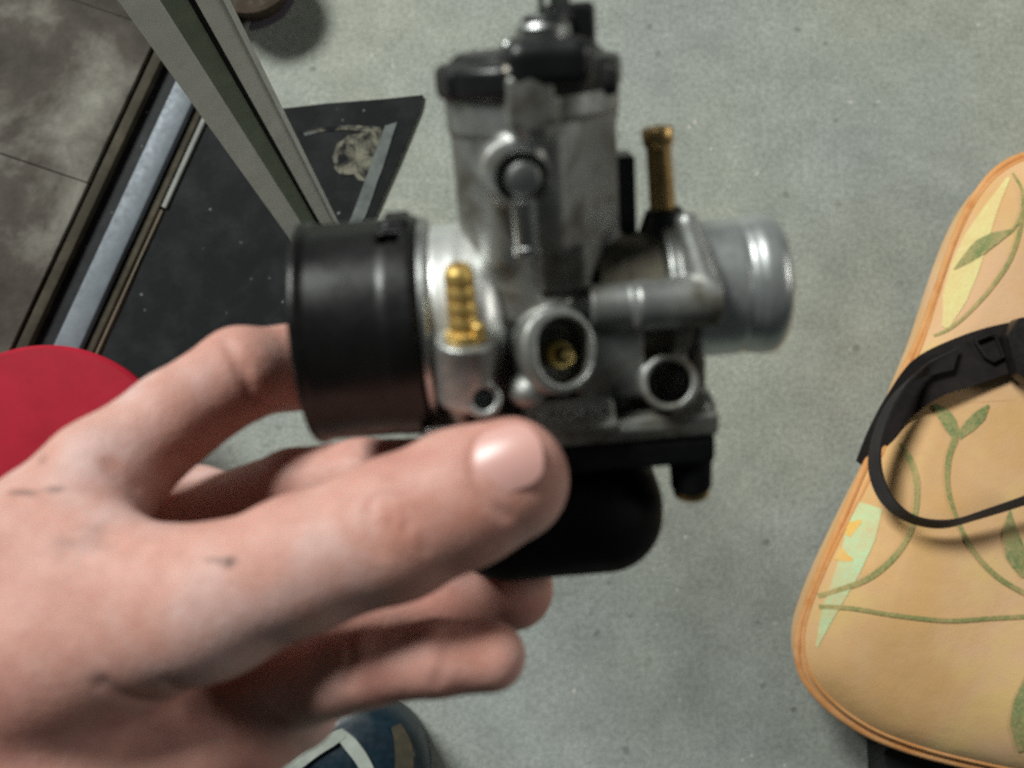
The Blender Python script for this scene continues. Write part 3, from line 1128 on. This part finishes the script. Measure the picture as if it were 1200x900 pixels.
# bowl flange with sloping face, rail and screw boss
F.add(rbox(C(668, 511, 19) - FR * 19, (30.2, 2.5, 19.0), 0.8, FRAME), 0.8)
F.add(rbox(C(822, 492, 14) - FR * 10, (3.0, 4.8, 11), 1.6, FRAME), 0.8)
SL = math.radians(38)
fr2 = FR * math.cos(SL) + UP * math.sin(SL)
up2 = UP * math.cos(SL) - FR * math.sin(SL)
F.add(rbox(C(664, 489, 18.0), (9.8, 3.7, 2.2), 1.9, (AX, up2, fr2)), 0.25)
F.cut(rbox(C(664, 489, 18.0) + fr2 * 2.3, (8.9, 2.7, 0.55), 0.4, (AX, up2, fr2)), 0.1)
F.add(capsule(C(728, 503, 18.5), C(828, 497, 17.5), 1.25), 0.5)
F.add(capsule(C(806, 499, 18), C(824, 476, 16), 1.1, 1.3), 0.5)
F.add(rbox(C(520, 503, 14), (3.5, 2.6, 5), 0.8, FRAME), 0.6)
# drilled boss at the right
F.add(cyl(C(776, 450, 5), C(785, 448, 18.5), 5.75, 0.6), 0.9)
F.cut(cyl(C(783, 448.5, 0), C(785, 448, 24), 4.3, 0.3), 0.3)
body = part('body', F, M_CAST)

# raised lettering on the sloping plate (unreadable script in the photo's blur)
tcu = bpy.data.curves.new('raised_lettering', 'FONT')
tcu.body = "DELLORTO"
tcu.size = 3.3
tcu.extrude = 0.55
tcu.shear = 0.2
tcu.align_x = 'CENTER'
tcu.align_y = 'CENTER'
to = bpy.data.objects.new('raised_lettering', tcu)
COL.objects.link(to)
dg = bpy.context.evaluated_depsgraph_get()
tme = bpy.data.meshes.new_from_object(to.evaluated_get(dg))
bpy.data.objects.remove(to)
lp = C(664, 489, 18.0) + fr2 * 1.75
Mx = np.stack((AX, up2, fr2), 1)
for v_ in tme.vertices:
    v_.co = Vector((Mx @ np.array(v_.co) + lp) * 0.001)
tme.materials.clear()
link('raised_lettering', tme, M_SATIN, carb)

i0, i1 = C(697, 352, -1), C(771, 346, -1)
iv = i1 - i0
il = float(np.linalg.norm(iv))
lpart('insulator_sleeve', i0, iv, [(0, 12), (0, 13.6), (0.5, 14.0), (il * 0.45, 14.0), (il * 0.47, 13.7), (il - 0.5, 13.9), (il, 13.5), (il, 12)], M_SLEEVE, 56)

# idle screw and its stem
sa, sb = C(612, 209, 14.2), C(614, 211, 21.5)
sx = Vector(sb - sa).normalized()
idle = lpart('idle_screw', sa, sx, [(0, 0), (0, 3.3), (5.6, 3.3), (6.3, 2.9), (6.6, 2.2), (6.6, 0)], M_STEEL)
b = bmesh.new()
st0, st1 = C(613, 234, 20.5), C(619, 300, 19.5)
dv = Vector(st1 - st0)
ln = dv.length
lathe(b, st0, dv, [(0, 0), (0, 2.25), (ln * 0.78, 2.25), (ln * 0.80, 2.6), (ln - 0.7, 2.6), (ln, 1.9), (ln, 0)], 28)
bm_obj('stop_pin', b, M_STEEL, carb, 35, 0.001)

# mixture screw deep in its boss
ma, mb = C(650, 414, 12), C(665, 418, 20.0)
lpart('mixture_screw', ma, mb - ma, [(0, 0), (0, 3.0), (3.8, 3.0), (4.4, 2.6), (4.4, 1.9), (7.6, 1.7), (9.4, 1.2), (10.0, 0)], M_BRASSG, 24)

# brass barbed nozzle
na = C(545, 398, 22.5)
prof = [(-1, 0), (-1, 3.0), (0.4, 3.7), (1.6, 3.7), (2.0, 2.7)]
for i in range(4):
    t = 2.2 + i * 2.9
    prof += [(t, 2.78), (t + 0.3, 2.86), (t + 2.3, 2.78), (t + 2.6, 2.62)]
prof += [(13.9, 2.3), (14.6, 2.0), (14.6, 1.3), (10, 1.3), (10, 0)]
lpart('fuel_nozzle', na, UP * 0.999, prof, M_BRASS, 32)
lpart('nozzle_foot', C(561, 393, 24.5), UP, [(-1, 0), (-1, 1.3), (2.0, 1.3), (2.4, 0.8), (2.4, 0)], M_BRASS, 20)

# tarnished brass tube at the right with its black seat
va, vb = C(777, 250, -3), C(770, 149, -3)
dv = vb - va
ln = float(np.linalg.norm(dv))
lpart('vent_tube', va, dv, [(0, 0), (0, 2.7), (ln - 4.0, 2.55), (ln - 3.2, 3.1), (ln - 0.6, 3.25), (ln, 2.9), (ln, 1.7), (ln - 6, 1.7), (ln - 6, 0)], M_BRASSD, 32)
F = Field((20, 28, -16), (40, 46, 16), 0.45)
F.add(cyl(C(780, 280, -3), C(777, 243, -3), 6.4, 0.8, 3.6))
part('tube_seat', F, M_BLACK)
F = Field((14, 24, -20), (34, 56, 16), 0.45)
F.add(rbox(C(720, 240, -7), (4.0, 10.6, 5.0), 0.7, FRAME))
part('choke_bracket', F, M_BLACK)

# black slide cover
F = Field((-22, 46, -20), (28, 88, 60), 0.5)
k0 = C(620, 108, 0)
F.add(cyl(k0, k0 + UP * 6.2, 17.9, 1.6))
F.add(cyl(k0 + UP * 4, k0 + UP * 8.0, 14.5, 1.8), 1.5)
F.add(rbox(C(692, 90, 2), (4.4, 3.1, 9), 1.5, FRAME), 1.0)
F.add(rbox(C(545, 96, 2), (3.6, 2.6, 9), 1.5, FRAME), 1.0)
F.add(rbox(C(645, 77, 19.5) - FR * 15, (7.8, 4.4, 15.0), 3.0, FRAME), 1.6)
F.add(rbox(C(668, 48, 0), (4.6, 6.8, 4.6), 1.2, FRAME), 0.8)
F.add(cyl(C(642, 31, 6), C(641, 16, 6), 4.6, 0.7), 0.5)
part('slide_cover', F, M_BLACK)
lpart('cable_collar', C(638, 58, 8), UP, [(0, 0), (0, 4.9), (1.0, 5.1), (3.9, 5.1), (4.7, 4.4), (4.7, 0)], M_STEEL, 36)
lpart('cover_screw', C(597, 66, 4), UP, [(0, 0), (0, 1.7), (1.8, 1.7), (2.6, 1.2), (2.9, 0)], M_STEEL, 20)
lpart('cover_screw', C(598, 86, 16.8), UP + 0.5 * FR, [(0, 0), (0, 1.6), (1.2, 1.6), (1.7, 1.0), (1.8, 0)], M_DARKST, 20)
lpart('cover_screw', C(682, 80, 16.0), UP + 0.5 * FR, [(0, 0), (0, 1.5), (1.2, 1.5), (1.7, 1.0), (1.8, 0)], M_DARKST, 20)
b = bmesh.new()
tube(b, [Vector(p) for p in catmull([C(655, 22, 2), C(656, 0, 2), C(655, -40, 0), C(640, -120, -6)], 8)], 1.9, 14)
bm_obj('throttle_cable', b, M_CABLE, carb, 35, 0.001)
b = bmesh.new()
tube(b, [Vector(p) for p in catmull([C(634, 20, 5), C(634, -5, 5), C(632, -60, 3)], 8)], 0.6, 10)
bm_obj('cable_wire', b, M_CABLE, carb, 35, 0.001)

# black float bowl
F = Field((-28, -50, -48), (50, -6, 28), 0.55)
F.add(rbox(C(670, 541, 18.6) - FR * 18.3, (29.6, 3.2, 18.3), 1.2, FRAME))
F.add(rbox(C(648, 592, 0), (24.6, 14.4, 17.0), 13.4, FRAME), 1.5)
F.add(cyl(C(809, 530, 13), C(810, 572, 13), 4.6, 0.8, 4.3), 0.8)
part('float_bowl', F, M_BOWL)
lpart('bowl_screw', C(810, 570, 13), -UP, [(0, 0), (0, 3.8), (1.6, 3.8), (2.2, 3.3), (2.3, 0)], M_BRASSD, 24)

# ------------------------------------------------------------------ hand
LO, HI = np.array((-165.0, -128.0, -78.0)), np.array((26.0, 34.0, 50.0))
HS = 0.85
hand_pts = {}
palm = Field(LO, HI, HS)
KP = 9.0
# forearm and metacarpals
palm.add(capsule(L(-520, 1180, -25), L(-120, 850, -15), 31, 27), KP)
palm.add(capsule(L(-120, 850, -15), L(120, 560, -6), 24, 12.5), KP)        # index metacarpal
palm.add(capsule(L(-120, 850, -22), L(118, 640, -30), 24, 12.0), KP)       # middle
palm.add(capsule(L(-120, 880, -25), L(150, 720, -42), 24, 12.0), KP)       # ring
palm.add(capsule(L(-120, 900, -25), L(235, 812, -40), 25, 12.0), KP)       # little
palm.add(capsule(L(-120, 880, -8), L(60, 760, 6), 24, 20), KP)             # thumb metacarpal
palm.add(capsule(L(60, 760, 4), L(245, 706, 14), 20, 14), KP)
palm.add(capsule(L(40, 640, 2), L(170, 672, 12), 14, 9.0), KP)             # web
palm.add(capsule(L(0, 900, -10), L(255, 872, -33), 22, 14), KP)            # heel of the palm
palm.add(capsule(L(-260, 985, 10), L(75, 912, 3), 24, 19), 8.0)
palm.add(capsule(L(40, 885, -2), L(235, 862, -8), 18, 15), KP)
palm.add(capsule(L(235, 862, -8), L(345, 826, -12), 15, 10.5), KP)
palm.add(capsule(L(150, 590, -34), L(232, 588, -40), 12, 9.5), 5.0)


def chain(pts, k=1.6):
    f = Field(LO, HI, HS)
    for (p, r), (q, s) in zip(pts[:-1], pts[1:]):
        f.add(capsule(L(*p), L(*q), r, s), k)
    return f


thumb = chain([((245, 706, 14), 14.0), ((350, 662, 17), 13.2), ((462, 620, 18), 13.6), ((540, 584, 18), 13.1), ((592, 562, 18), 12.4)], 3.0)
index = chain([((120, 560, -6), 12.5), ((205, 490, -13), 10.8), ((283, 438, -21), 10.9), ((340, 431, -33), 10.4), ((425, 434, -35), 9.4), ((480, 440, -34), 8.4)], 2.0)
middle = chain([((118, 640, -30), 12.0), ((190, 622, -34), 10.6), ((262, 604, -35), 10.2), ((345, 572, -30), 9.6), ((425, 560, -27), 9.3), ((490, 553, -25), 8.2)], 2.0)
ring = chain([((150, 720, -42), 12.0), ((330, 722, -46), 10.2), ((470, 695, -36), 9.6), ((545, 692, -30), 9.8), ((600, 690, -25), 9.9)], 2.0)
little = chain([((235, 816, -30), 12.0), ((330, 812, -5), 9.4), ((400, 790, 6), 8.0), ((430, 783, 9), 7.6), ((512, 771, 11), 7.5), ((575, 769, 11), 7.1)], 2.0)
H = palm
H.merge(thumb, 6.0)
fing = index
fing.merge(middle, 0.8)
fing.merge(ring, 0.8)
fing.merge(little, 0.8)
H.merge(fing, 4.0)


def surf(px, py, w0=48.0):
    """Depth of the skin seen at a photo pixel, found by walking into the field from the viewer."""
    wd = w0
    for _ in range(400):
        p = L(px, py, wd)
        if (p < LO).any() or (p > HI - HS).any():
            wd -= 0.4
            continue
        if H.sample(p) < 0:
            return p
        wd -= 0.4
        if wd < -70:
            return None
    return None


def crease(px, depth, width):
    pts = [surf(x, y) for x, y in px]
    pts = [p for p in pts if p is not None]
    if len(pts) > 1:
        H.groove(pts, depth, width)


crease([(436, 588), (430, 606), (436, 628), (446, 648)], 0.65, 0.9)
crease([(448, 580), (470, 584), (480, 602), (474, 622)], 0.6, 0.9)
crease([(452, 592), (462, 600), (458, 618)], 0.5, 0.8)
crease([(488, 600), (496, 622), (498, 645)], 0.35, 0.8)
crease([(262, 398), (276, 420), (284, 446), (298, 468)], 0.7, 1.3)
crease([(288, 428), (292, 452)], 0.4, 1.0)
crease([(120, 800), (170, 822), (220, 836), (270, 842), (330, 842)], 0.7, 1.6)
crease([(200, 800), (260, 826), (320, 832)], 0.6, 1.6)
crease([(128, 545), (142, 560), (160, 572)], 0.7, 1.6)
crease([(408, 742), (412, 768), (406, 800)], 0.6, 1.3)
crease([(524, 742), (522, 775), (512, 800)], 0.4, 1.2)
crease([(420, 530), (428, 552)], 0.3, 1.0)
# nail fold
crease([(578, 505), (560, 522), (553, 540), (557, 566), (572, 588), (592, 606)], 0.9, 1.0)
crease([(578, 500), (600, 492), (622, 492)], 0.5, 1.0)

sm = []
for px, py, rx, ry, a in ((30, 577, 8, 1.8, 0.8), (64, 573, 6, 2.4, 0.85), (268, 658, 5.0, 3.2, 0.9), (252, 656, 7, 1.6, 0.6), (90, 640, 18, 8, 0.35), (110, 618, 10, 8, 0.22), (50, 540, 4, 3, 0.35)):
    p = surf(px, py)
    if p is not None:
        sm.append((p * 0.001, (rx * 0.001, ry * 0.001, 0.02), a, (0.07, 0.05, 0.045)))
for px, py, r_, a in ((605, 590, 9, 0.4), (470, 625, 24, 0.4), (560, 600, 14, 0.4), (290, 430, 12, 0.35), (135, 545, 8, 0.4), (560, 760, 14, 0.4)):
    p = surf(px, py)
    if p is not None:
        sm.append((p * 0.001, (r_ * 0.001, r_ * 0.001, 0.02), a, (0.50, 0.20, 0.13)))
M_SKIN = m_skin(sm)
M_NAIL = mat('nail', (0.64, 0.35, 0.31), 0.36, 0, 0.6)[0]
nb = M_NAIL.node_tree.nodes['Principled BSDF']
nb.inputs['Subsurface Weight'].default_value = 0.0
nb.inputs['Subsurface Radius'].default_value = (1, .4, .25)
nb.inputs['Subsurface Scale'].default_value = 0.002

hand = link('hand', H.mesh('hand'), M_SKIN)
hand.location = HOLD
hand.rotation_mode = 'QUATERNION'
hand.rotation_quaternion = ROT
tag(hand, 'grease-smudged left hand gripping the carburettor with the thumb in front', 'hand')

# thumbnail laid on the skin
ua = np.array((0.935, 0.345, 0.03))
ua /= np.linalg.norm(ua)
nn = np.array((-0.10, 0.30, 0.95))
nn -= ua * (nn @ ua)
nn /= np.linalg.norm(nn)
va_ = np.cross(nn, ua)
ctr = L(597, 549, 21)
NU, NV = 18, 16
rows = []
b = bmesh.new()
p0 = ctr + nn * 14
while H.sample(np.clip(p0, LO, HI - 2 * HS)) > 0.0:
    p0 = p0 - nn * 0.1
for i in range(NU + 1):
    u = i / NU
    row = []
    hw = 6.1 * (1 - (1 - min(u / 0.34, 1)) ** 2 * 0.50) * (1 - 0.20 * max(0, (u - 0.75) / 0.25) ** 2)
    for j in range(NV + 1):
        v = (j / NV) * 2 - 1
        U = -7.0 + 14.4 * u - 1.6 * v * v * (1 if u > 0.6 else -(1 - u))
        V = hw * v
        row.append(b.verts.new(Vector(p0 + ua * U + va_ * V + nn * (0.95 - V * V / 20.5 - U * U / 62.0 - 1.3 * (1 - min(u / 0.14, 1)) ** 2))))
    rows.append(row)
under = [[b.verts.new(v.co - Vector(nn) * 0.8) for v in row] for row in rows]
for A, B_, A2, B2 in zip(rows[:-1], rows[1:], under[:-1], under[1:]):
    for j in range(NV):
        b.faces.new((A[j], B_[j], B_[j + 1], A[j + 1]))
        b.faces.new((A2[j], A2[j + 1], B2[j + 1], B2[j]))
    for j in (0, NV):
        b.faces.new((A[j], A2[j], B2[j], B_[j]))
for i in (0, NU):
    for j in range(NV):
        b.faces.new((rows[i][j], rows[i][j + 1], under[i][j + 1], under[i][j]))
bm_obj('thumbnail', b, M_NAIL, hand, 50, 0.001)
